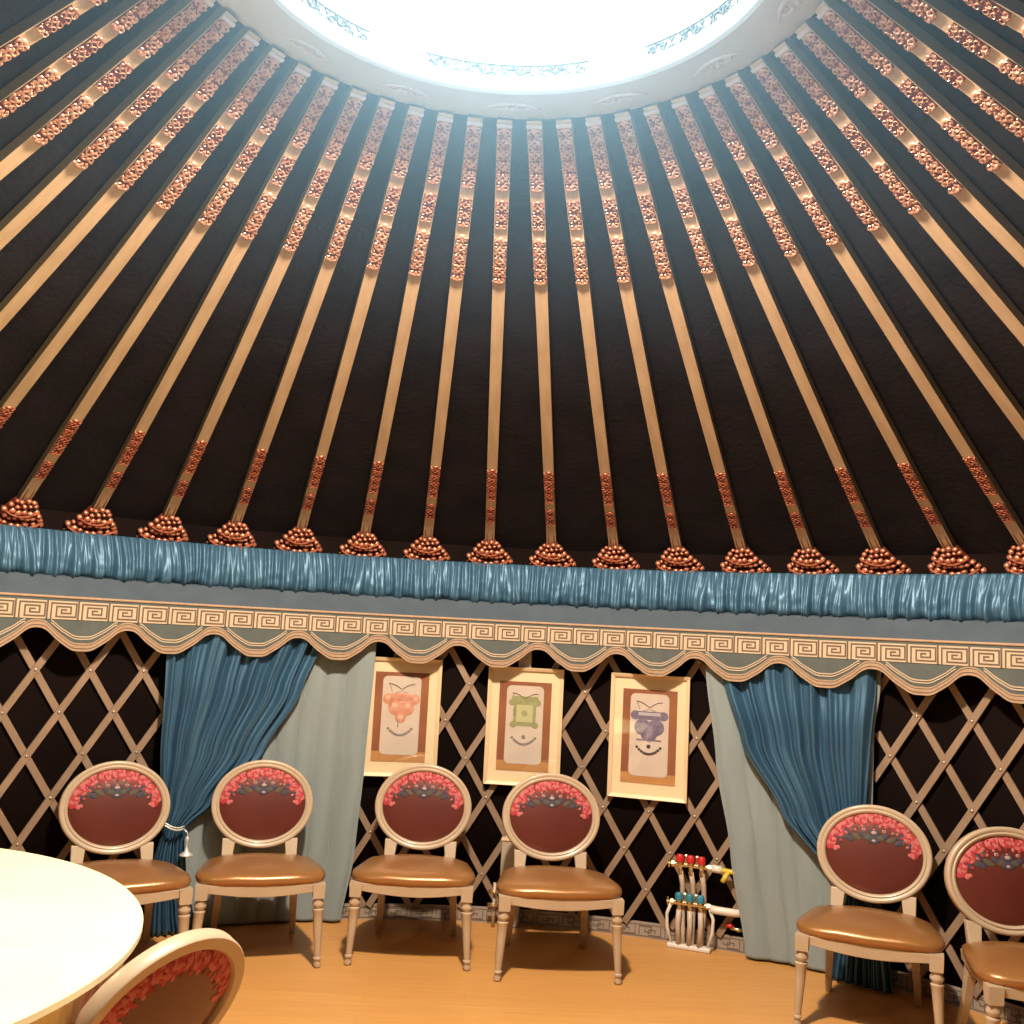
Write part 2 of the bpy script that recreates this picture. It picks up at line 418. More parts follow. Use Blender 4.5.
DTH = 2*pi/54; PH = .0285
ordn = ['leftmost', 'second', 'third', 'fourth', 'fifth', 'sixth', 'seventh', 'eighth', 'ninth', 'tenth', 'eleventh', 'twelfth', 'thirteenth', 'fourteenth', 'fifteenth']
def rib_label(k):
    if k == -7: return 'carved roof rib with the leftmost copper finial above the blue ruffle'
    if k == 8: return 'carved roof rib with the rightmost copper finial, half cut by the right edge'
    if -7 < k < 8: return 'carved roof rib ending in the %s copper finial from the left above the ruffle' % ordn[k+7]
    if k < -7: return 'carved roof rib running out of the left edge, %s above the leftmost finial' % (['first', 'second', 'third', 'fourth', 'fifth', 'sixth'][-8-k])
    return 'carved roof rib running out of the right edge, %s above the rightmost finial' % (['first', 'second', 'third', 'fourth', 'fifth', 'sixth', 'seventh'][k-9])
for i, k in enumerate(range(-13, 16)):
    o = rib if i == 0 else copy_tree(rib)
    a = PH+k*DTH
    o.location = cyl(a, RB, ZB); o.rotation_euler = (0, 0, -a)
    o['label'] = rib_label(k)

# ------------------------------------------------------------------ ruffle and pelmet
A0, A1 = -1.25, 1.25
def nz(x, y=0., z=0.): return noise.noise(Vector((x, y, z)))
mb = MB()
def ruf(u, v):
    a = A0+(A1-A0)*u
    x = a*3.2                                       # metres along the wall
    w = v**.8
    ph = x*2*pi/.043+2.6*nz(x*6, 1.3)+1.6*nz(x*14, 4+v*.8)+v*1.4*nz(x*3, 9.)
    ph2 = x*2*pi/.118+3.0*nz(x*4, 7.1)+1.6*v*nz(x*9, 2.7)
    top = .011*sin(ph)+.004*sin(2*ph+1)
    low = .022*sin(ph2)+.011*sin(ph+ph2*.3)+.012*nz(x*22, v*5)
    puff = .055*sin(min(1, v*1.04)*pi*.62)**1.2*(1+.25*nz(x*5, 3))
    if v > .86: puff *= 1-((v-.86)/.14)**2*.75
    r = 3.168-(top*(1-w)+low*w)-puff
    z = 2.031-.236*v-.010*v*nz(x*4, 12)-.006*v*sin(ph2)
    if v < .06: r += .004
    return cyl(a+v*(.012*nz(x*5, 22)), r, z)
mb.grid(ruf, 1900, 20)
tag(obj('ruffled_valance', mb, M['ruffle'], smooth=True, solid=.003), 'gathered blue satin ruffle running round the wall under the roof ribs', 'ruffle')
PR = 3.035; PK = 1.0115
pel = thing('pelmet', 'grey felt pelmet with cream key pattern and scalloped braid edge', 'pelmet', (0, 0, 1.40))
dz = -1.40
mb = MB()
def band(mb, prof, n=160):
    k = len(prof); P = []
    for i in range(n+1):
        a = A0+(A1-A0)*i/n
        P += [cyl(a, r, z+dz) for r, z in prof]
    F = []
    for i in range(n):
        for q in range(k):
            w = (q+1) % k; F.append((i*k+q, i*k+w, (i+1)*k+w, (i+1)*k+q))
    F.append(tuple(range(k))); F.append(tuple(range(n*k+k-1, n*k-1, -1)))
    mb.add(P, F)
band(mb, [(PR+.008, 1.700), (3.120, 1.800), (3.180, 1.812), (3.180, 1.804), (PR+.02, 1.694)])
obj('felt_band', mb, M['felt'], pel, smooth=True, auto=40)
mb = MB(); band(mb, [(PR+.002, 1.690), (PR, 1.697), (PR+.006, 1.703), (PR+.016, 1.700), (PR+.016, 1.690)]); obj('piping', mb, M['tan'], pel, smooth=True)
# scalloped apron
LOW = [PK*q for q in (-.673-.435, -.673-.29, -.673-.145, -.673, -.531, -.384, -.237, -.093, .056, .203, .346, .487, .642, .800, .950, 1.10, 1.25)]
def g5(t): return cos(t)-.10*cos(2*t)-.030*cos(5*t)+.10
def lobe(a):
    for p, q in zip(LOW, LOW[1:]):
        if p <= a <= q:
            f = (a-p)/(q-p); return 2*pi*(f if f < .5 else f-1)
    return 0
def scallop(a):
    return 1.490-.057*g5(lobe(a)), 0
NS = 720
AS = [LOW[0]+(LOW[-1]-LOW[0])*i/NS for i in range(NS+1)]
AS = [a for a in AS if A0 <= a <= A1]
def strip(mb, zl, zh, r0, r1, sel=None):
    P = []
    for a in AS:
        P += [cyl(a, r0, zl(a)+dz), cyl(a, r0, zh(a)+dz), cyl(a, r1, zh(a)+dz), cyl(a, r1, zl(a)+dz)]
    F = []
    for i in range(len(AS)-1):
        if sel and not (sel(AS[i]) and sel(AS[i+1])): continue
        for q in range(4):
            w = (q+1) % 4; F.append((i*4+q, i*4+w, (i+1)*4+w, (i+1)*4+q))
    mb.add(P, F)
sc = lambda a: scallop(a)[0]
mb = MB(); strip(mb, lambda a: sc(a)+.004, lambda a: 1.690, PR+.006, PR+.014); obj('apron', mb, M['feltdark'], pel)
mb = MB(); strip(mb, lambda a: sc(a), lambda a: sc(a)+.040, PR+.0035, PR+.007); strip(mb, lambda a: sc(a), lambda a: sc(a)+.010, PR+.001, PR+.006)
strip(mb, lambda a: sc(a)+.015, lambda a: sc(a)+.026, PR+.001, PR+.006); obj('braid_edge', mb, M['tan'], pel)
mb = MB(); strip(mb, lambda a: sc(a)+.0105, lambda a: sc(a)+.0140, PR+.003, PR+.006); strip(mb, lambda a: sc(a)+.029, lambda a: sc(a)+.033, PR+.003, PR+.006); obj('braid_stitch', mb, M['groove'], pel)
inner = lambda a: abs(lobe(a)) < 2.35
icurve = lambda a: min(1.546-.044*g5(lobe(a)*1.12), 1.580)
mb = MB(); strip(mb, icurve, lambda a: icurve(a)+.006, PR+.002, PR+.007, inner); strip(mb, lambda a: icurve(a)-.012, lambda a: icurve(a)-.006, PR+.002, PR+.007, inner); obj('inner_braid', mb, M['cream'], pel)
mb = MB(); strip(mb, lambda a: 1.588, lambda a: 1.677, PR+.002, PR+.007)
obj('key_band', mb, M['cream'], pel)
mb = MB()
a = (-.7814-.0487*9)*PK
while a < A1-.05:
    arc_strip(mb, PR+.0005, a-.0014, a+.0014, 1.588+dz, 1.677+dz, .002)
    fret(mb, KEY, a, 1.590+dz, .0487*PK, .084, PR+.0005, .0075, .002)
    a += .0487*PK
obj('key_pattern', mb, M['groove'], pel)

# ------------------------------------------------------------------ lattice panels
def lattice(label, a0, a1, aref, zrow, dth, dz_=.212):
    t = thing('lattice_panel', label, 'lattice', cyl((a0+a1)/2, 3.175, 0), 0, 'wooden lattice panels round the wall')
    o = t.location
    zt = 1.66
    k = dth/2/dz_                                     # slope rad per metre
    for s, nm, RR in ((1, 'front_slats', 3.172), (-1, 'rear_slats', 3.184)):
        mb = MB(); hw = .0175
        n0 = int((a0-aref)/dth)-12; n1 = int((a1-aref)/dth)+12
        for i in range(n0, n1):
            pts = []
            for j in range(41):
                z = .075+(zt-.075)*j/40; a = aref+i*dth+s*k*(z-zrow)
                if a0 <= a <= a1: pts.append((a, z))
            if len(pts) < 3: continue
            # unit direction in the unrolled wall
            dx, dzz = s*k*RR, 1; L = sqrt(dx*dx+dzz*dzz); nx, nzv = dzz/L*hw, -dx/L*hw
            P = []
            for a, z in pts:
                for sx, rr in ((-1, RR-.005), (1, RR-.005), (1, RR+.005), (-1, RR+.005)):
                    P.append(cyl(a+sx*nx/RR, rr, z+sx*nzv)-o)
            F = [(3, 2, 1, 0)]
            for j in range(len(pts)-1):
                for q in range(4):
                    w = (q+1) % 4; F.append((j*4+q, j*4+w, j*4+4+w, j*4+4+q))
            n = len(pts)*4; F.append((n-4, n-3, n-2, n-1)); mb.add(P, F)
        obj(nm, mb, M['lattice'], t)
    for j in range(-8, 9):
        z = zrow+j*dz_
        if not .1 < z < 1.56: continue
        for i in range(-40, 41):
            a = aref+(i+(.5 if j % 2 else 0))*dth
            if a0+.004 < a < a1-.004:
                mb = MB(); n = -cyl(a, 1, 0); mb.lump(cyl(a, 3.166, z)-o, .0085, X=(cos(a), -sin(a), 0), Y=(0, 0, 1), Z=n)
                obj('rivet', mb, M['rivet'], t, smooth=True)
lattice('lattice panel left of the left blue curtain, behind the leftmost chair', -1.15, -.505, -.734, 1.335, .0845, .209)
lattice('lattice panel behind the two left pictures, left of the pale post', -.20, .092, .0056, 1.326, .0812)
lattice('lattice panel behind the right picture, between post and right curtain', .119, .555, .2165, 1.315, .0812, .211)
lattice('lattice panel right of the right blue curtain', .715, 1.20, .7854, 1.325, .0842, .209)

# pale post behind the right pair of pictures
post = thing('wall_post', 'pale vertical post between the lattice panels, behind the centre picture', 'post', cyl(.105, 3.15, 0), -.105)
mb = MB(); mb.box((0, .012, .83), (.075, .03, 1.66)); obj('shaft', mb, M['postpaint'], post, bevel=.004)
mb = MB(); mb.box((-.022, -.01, .235), (.115, .06, .47)); obj('casing', mb, M['postpaint'], post, bevel=.006)
mb = MB(); mb.box((-.022, -.012, .474), (.122, .068, .012)); obj('cap', mb, M['frame'], post, bevel=.003)
vl = thing('brass_valve', 'pair of small brass valves at the foot of the pale post beside a chair leg', 'valve', cyl(.071, 3.10, 0), -.071)
mb = MB(); mb.tube([(0, 0, 0), (0, 0, .24)], .009, 8); obj('pipe', mb, M['pipegrey'], vl, smooth=True)
for z in (.12, .19):
    mb = MB(); mb.tube([(-.035, 0, z), (.03, 0, z)], .012, 8); mb.tube([(0, 0, z), (0, -.03, z)], .008, 8); obj('valve_body', mb, M['brass'], vl, smooth=True)

# ------------------------------------------------------------------ curtains
def interp(tab, z):
    tab = sorted(tab)
    if z <= tab[0][0]: return tab[0][1]
    for (z0, v0), (z1, v1) in zip(tab, tab[1:]):
        if z <= z1:
            f = (z-z0)/(z1-z0); f = f*f*(3-2*f)*.5+f*.5
            return v0+(v1-v0)*f
    return tab[-1][1]
def drape(name, material, parent, zt, zb, left, right, rad, folds, amp, seed, nu=260, nv=110, sharp=1.0, skew=(0, 0), ramp=.3):
    mb = MB()
    def fn(u, v):
        z = zt+(zb-zt)*v
        l, r = interp(left, z), interp(right, z)
        w = (r-l)*3.0; full = max((interp(right, zt)-interp(left, zt))*3.0, .05)
        a = l+(r-l)*u
        ph = 2*pi*folds*u+2.6*nz(u*folds*.5, seed, v*.7)+.9*nz(u*folds*1.3, seed+5, v*1.6)
        c = sin(ph)+.30*sin(2.3*ph+seed+1.5*v)+.18*sin(5.1*ph+seed*2)*nz(u*7, seed, v*3)*2
        if sharp < .5: c = abs(sin(ph*.5))**.6*1.6-1
        am = amp*(.40+.60*min(1, w/full))*(.70+.8*abs(nz(u*5, seed+3, v*2)))
        dr = am*c*.8+.45*am*nz(u*11, seed+8, v*4)
        fl, fr = max(0, 1-u/ramp), max(0, 1-(1-u)/ramp)
        return cyl(a, interp(rad, z)-dr-skew[0]*fl*fl*(3-2*fl)-skew[1]*fr*fr*(3-2*fr), z)
    mb.grid(fn, nu, nv)
    return obj(name, mb, material, parent, smooth=True, solid=.002)
tag(drape('sheer_curtain', M['sheer'], None, 1.66, .012, [(0, -.49), (1.7, -.49)], [(0, -.2015), (.381, -.184), (.876, -.1765), (1.5, -.1695), (1.7, -.168)],
      [(0, 3.14), (1.7, 3.14)], 8, .020, 11, sharp=.2, skew=(0, .037), ramp=.17), 'plain grey-blue curtain hanging behind the left blue satin drape', 'curtain')
tag(drape('sheer_curtain', M['sheer'], None, 1.66, .012, [(0, .519), (.532, .488), (.998, .459), (1.493, .436), (1.7, .425)], [(0, .7165), (1.238, .722), (1.44, .730), (1.7, .735)],
      [(0, 3.135), (1.7, 3.135)], 6, .020, 17, sharp=.3, skew=(.04, 0)), 'plain grey-blue curtain hanging behind the right blue satin drape', 'curtain')
tag(drape('satin_curtain', M['satin'], None, 1.66, .012, [(0, -.524), (.172, -.525), (.37, -.530), (.544, -.519), (.729, -.529), (.985, -.535), (1.456, -.537), (1.7, -.529)],
      [(0, -.446), (.104, -.458), (.311, -.475), (.473, -.482), (.545, -.479), (.665, -.432), (.927, -.3586), (1.256, -.300), (1.538, -.2675), (1.7, -.245)],
      [(0, 3.065), (1.25, 3.07), (1.45, 3.082), (1.7, 3.082)], 7, .036, 3, nu=360), 'blue satin drape on the left, pulled to its left side by a tieback', 'curtain')
tag(drape('satin_curtain', M['satin'], None, 1.66, .012, [(0, .660), (.256, .672), (.431, .690), (.526, .654), (.782, .577), (1.122, .506), (1.462, .467), (1.7, .448)],
      [(0, .765), (.256, .755), (.462, .7254), (.841, .7167), (1.09, .7206), (1.464, .7264), (1.7, .729)],
      [(0, 3.055), (1.25, 3.06), (1.45, 3.082), (1.7, 3.082)], 7, .036, 8, nu=360), 'blue satin drape on the right, swept to its right behind a chair', 'curtain')
tb = thing('curtain_tieback', 'silver cord tieback with a tassel around the left blue satin drape', 'tieback', cyl(-.497, 3.02, .555), .497)
mb = MB()
for q in (0, .012):
    mb.tube([(-.105+.015*i, .02-.035*sin(i/9*pi)-.012, .035-.050*sin(i/9*pi*.62)+q) for i in range(10)], .0045, 6)
mb.tube([(.030, 0, -.015), (.045, -.004, -.03), (.048, -.004, -.055)], .004, 6)
obj('cord', mb, M['silver'], tb, smooth=True)
mb = MB(); mb.lathe([(.003, -.05), (.009, -.058), (.007, -.075), (.004, -.082), (.004, -.105), (.010, -.112), (.009, -.122), (.036, -.140), (.036, -.146), (.01, -.147)], 12, Matrix.Translation((.048, -.006, 0)))
obj('tassel', mb, M['silver'], tb, smooth=True)

# ------------------------------------------------------------------ pictures
def picture(label, a, zc, w, h, style, tilt=0):
    P = cyl(a, 3.155, zc-h/2)
    t = thing('framed_picture', label, 'picture', P, -a, 'framed pictures hung on the lattice')
    t.rotation_euler = (radians(tilt), 0, -a)
    x, fw = w/2, .021
    mb = MB()
    out = [(-x, 0), (x, 0), (x, h), (-x, h)]; inn = [(-x+fw, fw), (x-fw, fw), (x-fw, h-fw), (-x+fw, h-fw)]
    for i in range(4):
        j = (i+1) % 4
        o0, o1, i1, i0 = out[i], out[j], inn[j], inn[i]
        mb.hexa([(o0[0], 0, o0[1]), (o1[0], 0, o1[1]), (i1[0], 0, i1[1]), (i0[0], 0, i0[1])],
                [(o0[0], -.034, o0[1]), (o1[0], -.034, o1[1]), (i1[0], -.022, i1[1]), (i0[0], -.022, i0[1])])
    obj('frame', mb, M['frame'], t, bevel=.003)
    mb = MB(); mb.box((0, -.006, h/2), (w-2*fw+.01, .008, h-2*fw+.01)); obj('mount', mb, M['mount'], t)
    pw, phh = w*.69, h*.755; pz = h*.50
    mb = MB(); mb.mi = 0; mb.box((0, -.011, pz), (pw, .003, phh)); mb.mi = 1; mb.box((0, -.0118, pz-phh*.5+.028), (pw, .003, .056))
    pr = obj('print', mb, [M['printbrown'], M['printorange']], t)
    # pale rounded panel
    mb = MB(); lw, lh, rr = pw*.71, phh*.88, .028; n = 6; pts = []
    for cx, cz, a0 in ((lw/2-rr, lh/2-rr, 0), (-lw/2+rr, lh/2-rr, pi/2), (-lw/2+rr, -lh/2+rr, pi), (lw/2-rr, -lh/2+rr, 3*pi/2)):
        for i in range(n+1): pts.append((cx+rr*cos(a0+pi/2*i/n), cz+rr*sin(a0+pi/2*i/n)+pz+.008))
    k = len(pts); mb.add([(p, -.0135, q) for p, q in pts]+[(p, -.015, q) for p, q in pts], [tuple(range(k)), tuple(range(2*k-1, k-1, -1))]+[(i, (i+1) % k, k+(i+1) % k, k+i) for i in range(k)])
    obj('pale_panel', mb, M['panel'], pr)
    Y = -.0155; c = {'o': ('p_orange', 'p_orange2'), 'g': ('p_green', 'p_green2'), 'p': ('p_purple', 'p_purple2')}[style]
    top = pz+lh*.40
    # thin whisker lines, ornament and bead arc of the printed jewel
    mb = MB()
    for s in (-1, 1):
        mb.tube([(s*(.002+.072*(i/8)), Y, top-.022+.030*sin(i/8*pi*.55)) for i in range(9)], .0034, 5, flat=.6)
        mb.tube([(s*(.002+.035*(i/6)), Y, top-.030-.012*(i/6)**.6) for i in range(7)], .0018, 5, flat=.6)
    for q in range(5): mb.lump((-.072+.004*q, Y, top+.005-.009*q), .0030, X=(1, 0, 0), Y=(0, 0, 1), Z=(0, -1, 0), sz=.4)
    obj('whiskers', mb, M['ink'], pr, smooth=True)
    LX = dict(X=(1, 0, 0), Y=(0, 0, 1), Z=(0, -1, 0))
    mb = MB(); zc2 = top-.105; k0 = len(mb.v)
    mb.mi = 0
    if style == 'o':
        for dx, dz2, r, sx, sy in ((0, .030, .050, 1.3, .35), (-.05, .02, .024, 1, 1), (.05, .02, .024, 1, 1), (-.022, -.015, .030, 1, 1.1), (.024, -.015, .030, 1, 1.1), (0, -.05, .026, .9, 1.2)):
            mb.lump((dx, Y, zc2+dz2), r, sx=sx, sy=sy, sz=.06, n=14, **LX)
        mb.mi = 1
        for dx, dz2, r in ((-.026, -.008, .014), (.026, -.008, .013), (.055, .022, .010), (-.052, .026, .010), (.0, -.055, .012)): mb.lump((dx, Y-.001, zc2+dz2), r, sz=.14, n=10, **LX)
    elif style == 'g':
        mb.box((0, Y, zc2), (.092, .003, .105)); mb.box((0, Y, zc2+.062), (.108, .003, .02))
        for s in (-1, 1): mb.lump((s*.052, Y, zc2+.045), .014, sz=.1, n=10, **LX); mb.lump((s*.045, Y, zc2-.048), .014, sz=.1, n=10, **LX)
        mb.mi = 1; mb.box((0, Y-.001, zc2), (.066, .003, .072)); mb.mi = 0; mb.lump((0, Y-.002, zc2), .014, sz=.1, n=10, **LX)
    else:
        mb.box((0, Y, zc2+.028), (.120, .003, .034))
        for s in (-1, 1): mb.lump((s*.056, Y, zc2+.028), .019, sz=.08, n=12, **LX); mb.lump((s*.026, Y, zc2-.020), .034, sz=.08, n=14, **LX)
        mb.lump((0, Y, zc2-.045), .034, sz=.08, n=12, **LX); mb.box((0, Y, zc2-.072), (.10, .002, .006))
        mb.mi = 1; mb.box((0, Y-.001, zc2+.034), (.088, .003, .013)); mb.lump((-.022, Y-.001, zc2-.016), .012, sz=.12, n=10, **LX); mb.lump((.024, Y-.001, zc2-.016), .012, sz=.12, n=10, **LX)
    mb.v = [(p[0]*1.42, p[1], zc2+(p[2]-zc2)*1.35) for p in mb.v]
    obj('ornament', mb, [M[c[0]], M[c[1]]], pr, smooth=True, auto=30)
    mb = MB(); zc3 = zc2-.150
    for i in range(11):
        q = (i/10-.5)*2; mb.lump((.066*q, Y, zc3-.036*(1-q*q)+.012), .0088, sz=.3, **LX)
    if style != 'o': mb.lump((0, Y, zc3+.018), .012, sz=.2, n=10, **LX)
    else: mb.tube([(-.012, Y, zc3+.06), (-.012, Y, zc3+.02)], .003, 5)
    obj('bead_arc', mb, M['inkgrey'] if style == 'o' else M['ink'] if style == 'p' else M['inkgrey'], pr, smooth=True)
    mb = MB(); mb.box((0, -.0195, h/2), (w-2*fw+.006, .0015, h-2*fw+.006)); obj('glass_pane', mb, M['glass'], t)
    return t
picture('left framed picture with an orange ornament, half behind the curtain edge', -.117, 1.125, .445, .665, 'o')
picture('centre framed picture with a green square ornament, above a round-backed chair', .109, 1.105, .435, .665, 'g')
picture('right framed picture with a purple ornament, between post and right curtain', .336, 1.095, .445, .685, 'p')

# ------------------------------------------------------------------ floor-heating manifold
man = thing('heating_manifold', 'brass heating manifold with red and blue caps on the wall by the right curtain', 'manifold', (1.266, 2.828, 0), -.42)
def capset(z, m, nm):
    for x in (-.058, .0, .058):
        mb = MB(); mb.lathe([(.012, 0), (.021, .004), (.022, .030), (.016, .040), (.006, .042)], 12, Matrix.Translation((x, -.02, z)) ); obj(nm, mb, m, man, smooth=True, auto=40)
for z, nm in ((.435, 'supply_bar'), (.235, 'return_bar')):
    mb = MB(); mb.tube([(-.105, 0, z), (.112, 0, z)], .0135, 12)
    for x in (-.098, -.058, 0, .058, .10): mb.tube([(x-.008, 0, z), (x+.008, 0, z)], .018, 6)
    for x in (-.03, .03): mb.tube([(x, -.004, z), (x, -.004, z+.05)], .008, 8); mb.lump((x, -.004, z+.05), .012, full=True)
    for x in (-.058, 0, .058): mb.tube([(x, -.01, z+.004), (x, -.02, z+.02)], .011, 8); mb.tube([(x, -.008, z-.015), (x, -.008, z-.045)], .012, 6)
    mb.tube([(-.105, 0, z), (-.128, 0, z)], .008, 8); mb.tube([(-.122, 0, z-.022), (-.122, 0, z+.022)], .005, 6)
    obj(nm, mb, M['brass'], man, smooth=True, auto=40)
capset(.450, M['redcap'], 'red_valve_cap'); capset(.250, M['bluecap'], 'blue_valve_cap')
for x in (-.058, 0, .058):
    mb = MB(); mb.tube([(x, -.004, .40), (x*1.0+.008, .022, .33), (x+.012, .03, .20), (x*.9+.010, .022, .09), (x*.8+.012, .006, .02)], .014, 8); obj('feed_pipe', mb, M['pipegrey'], man, smooth=True)
for x in (-.058, 0, .058):
    mb = MB(); mb.tube([(x, -.008, .20), (x+.004*(-1 if x < 0 else 1), -.012, .13), (x*.95, -.012, .02)], .0145, 8); obj('feed_pipe', mb, M['pipegrey'], man, smooth=True)
for s in (-1, 1):
    mb = MB(); mb.tube([(s*.102, .0, .23), (s*.125, .0, .17), (s*.122, 0, .10), (s*.098, 0, .02)], .009, 8); obj('bracket', mb, M['pipewhite'], man, smooth=True)
mb = MB(); mb.box((0, 0, .0125), (.235, .055, .025)); obj('base_plate', mb, M['pipewhite'], man, bevel=.008)
mb = MB(); mb.tube([(.11, 0, .435), (.165, 0, .432)], .02, 10); obj('union_nut', mb, M['pipewhite'], man, smooth=True)
mb = MB(); mb.tube([(.16, 0, .432), (.225, .006, .427), (.29, .035, .42)], .013, 8); mb.tube([(.20, .006, .427), (.185, -.012, .40), (.17, -.02, .375)], [.012, .014, .012], 8); obj('yellow_pipe', mb, M['yellow'], man, smooth=True)
mb = MB(); mb.tube([(.11, 0, .225), (.14, 0, .222), (.23, .008, .219), (.30, .04, .215)], .021, 12); obj('white_pipe', mb, M['pipewhite'], man, smooth=True)
tap = thing('drain_tap', 'small red-handled tap low on the wall beside the right curtain', 'tap', (1.500, 2.795, .10), -.49)
mb = MB(); mb.tube([(-.02, -.015, .03), (.06, 0, .02)], .010, 8); mb.tube([(.02, 0, .02), (.02, .1, .02)], .01, 8); obj('spout', mb, M['brass'], tap, smooth=True)
mb = MB(); mb.lathe([(.005, .03), (.022, .034), (.024, .046), (.01, .056)], 10, Matrix.Translation((-.02, -.015, 0))); obj('red_handle', mb, M['redcap'], tap, smooth=True)

# ------------------------------------------------------------------ chairs
TILT = radians(11)
OC = Vector((0, .300, .670)); OA, OBv = .262, .225
def op(x, y, d=0):          # point on the tilted oval plane; d>0 toward the sitter
    n = Vector((0, -cos(TILT), sin(TILT))); up = Vector((0, sin(TILT), cos(TILT)))
    return OC+Vector((1, 0, 0))*x+up*y+n*d
def oval_frame():
    mb = MB(); n = 64; prof = [(-.002, .014), (.004, .021), (.012, .023), (.017, .018), (.021, .018), (.026, .023), (.036, .023), (.042, .021), (.046, .016), (.046, -.016), (.042, -.021), (.006, -.021), (-.002, -.012)]
    prof = [(OA-.0395+a*.86, b) for a, b in prof]
    k = len(prof); P = []; F = []
    for i in range(n):
        th = 2*pi*i/n
        for r, d in prof: P.append(op(r*cos(th), (r-OA+OBv)*sin(th), d))
    for i in range(n):
        j = (i+1) % n
        for q in range(k):
            w = (q+1) % k; F.append((i*k+q, i*k+w, j*k+w, j*k+q))
    mb.add(P, F); return mb
PA, PB = OA-.036, OBv-.036
def pad_h(x, y): 
    q = 1-(x/PA)**2-(y/PB)**2
    return .004+.026*max(q, 0)**.6
def pad(sgn):
    mb = MB(); n, mrings = 48, 10; P = [op(0, 0, sgn*pad_h(0, 0))]; F = []
    for j in range(1, mrings+1):
        f = j/mrings
        for i in range(n):
            th = 2*pi*i/n; x, y = PA*f*cos(th), PB*f*sin(th)
            P.append(op(x, y, sgn*pad_h(x, y)))
    for i in range(n):
        k = (i+1) % n; F.append((0, 1+i, 1+k) if sgn > 0 else (0, 1+k, 1+i))
        for j in range(mrings-1):
            a, b, c, d = 1+j*n+i, 1+j*n+k, 1+(j+1)*n+k, 1+(j+1)*n+i
            F.append((a, d, c, b) if sgn > 0 else (a, b, c, d))
    mb.add(P, F); return mb
def embroidery(sgn):
    rnd = random.Random(21); mb = MB()
    n_ = op(0, 0, 1)-op(0, 0, 0); upv = op(0, 1, 0)-op(0, 0, 0); X = Vector((1, 0, 0))
    def put(x, y, r, mi, sx=1., sy=1., rot=0., lift=0.):
        if (x/PA)**2+(y/PB)**2 > .97: return
        mb.mi = mi; e = .004
        h = pad_h(x, y); gx = (pad_h(x+e, y)-pad_h(x-e, y))/(2*e); gy = (pad_h(x, y+e)-pad_h(x, y-e))/(2*e)
        gx = max(-1.2, min(1.2, gx)); gy = max(-1.2, min(1.2, gy))
        N = (n_*1.0-X*gx-upv*gy).normalized(); T = (X+n_*gx).normalized(); B = N.cross(T).normalized()
        if sgn < 0:   # mirror to the rear face
            def mir(v): d = v.dot(n_); return v-n_*2*d
            N, T, B = mir(N), mir(T), mir(B)
        A = T*cos(rot)+B*sin(rot); Bq = -T*sin(rot)+B*cos(rot)
        mb.lump(op(x, y, sgn*(h-.0006+lift)), r, X=A, Y=Bq if sgn > 0 else -Bq, Z=N, sx=sx, sy=sy, sz=.12*.016/r*1.0, n=9)
    # garland of peonies along the top edge
    for i in range(34):                                # ground of petals
        th = radians(8)+radians(164)*i/33; q = rnd.uniform(.80, .93)
        put(PA*q*cos(th), PB*q*sin(th), rnd.uniform(.018, .027), (0, 0, 2, 1)[i % 4], 1.2, .8, rnd.uniform(0, 3))
    for i in range(9):                                 # peony heads
        t = i/8; th = radians(13)+radians(154)*t; q = .835 if i % 2 else .87
        x, y = PA*q*cos(th), PB*q*sin(th); R_ = .030 if 0 < i < 8 else .024
        for k in range(7):
            a = 2*pi*k/7+i; put(x+R_*.62*cos(a), y+R_*.55*sin(a), R_*.44, (1, 0)[(k+i) % 2], 1.25, .75, a+pi/2, .0009)
        for k in range(5):
            a = 2*pi*k/5+i*2; put(x+R_*.28*cos(a), y+R_*.26*sin(a), R_*.27, (0, 1)[(k+i) % 2], 1.2, .7, a+pi/2, .0017)
        put(x, y, R_*.20, 2, 1, .8, 0, .0024)
    for i in range(15):                                # buds along the lower rim of the garland
        th = radians(20)+radians(140)*i/14
        put(PA*.70*cos(th)*1.03, PB*.69*sin(th), .009, (1, 2, 0)[i % 3], 1.2, .8, th, .0006)
    for s in (-1, 1):                                  # curled ends
        for q, (dx, dy, r, m_) in enumerate(((.200, .030, .016, 1), (.190, .014, .015, 0), (.176, .006, .013, 1), (.163, .010, .010, 1), (.207, .055, .018, 0), (.195, .075, .018, 1))):
            put(s*dx, dy, r, m_, 1.1, .9, q, .001)
        if sgn < 0: continue
        for q in range(4): put(s*(.10+.02*q), .105-.018*q, .014, (4, 3, 4, 3)[q], 1.6, .7, s*(.6+.2*q), .0005)
        for q in range(3): put(s*(.045+.035*q), .078-.010*q, .018, (3, 4, 3)[q], 1.5, .7, s*.5, .0004)
        put(s*.046, .105, .010, 5, 1, .8, 0, .001); put(s*.046, .105, .005, 2, 1, .8, 0, .002)
        put(s*.085, .100, .008, 1, 1, .8, 0, .001)
    for x, y, r, m_ in () if sgn < 0 else ((0, .092, .024, 3), (0, .062, .026, 3), (-.03, .072, .018, 4), (.03, .072, .018, 4), (0, .095, .011, 5), (0, .058, .008, 5), (0, .108, .006, 1)):
        put(x, y, r, m_, 1.25, .8, 0, .0006 if m_ != 5 else .0016)
    return mb
EM = [M['eredA'], M['epink'], M['edark'], M['enavy'], M['egreen'], M['ecream']]
def seat_outline(n, ins=0.0):
    # trapezoid with rounded corners and bowed front, front at -y
    pts = []
    for i in range(n):
        th = 2*pi*i/n
        c, s_ = cos(th), sin(th); e = .42
        x = abs(c)**e*(1 if c > 0 else -1); y = abs(s_)**e*(1 if s_ > 0 else -1)
        yy = y*(.255-ins)-.005
        hw = (.313-.100*((y+1)/2)**1.3)-ins
        if y < 0: yy -= .014*(1-x*x)*(-y)
        pts.append((x*hw, yy))
    return pts
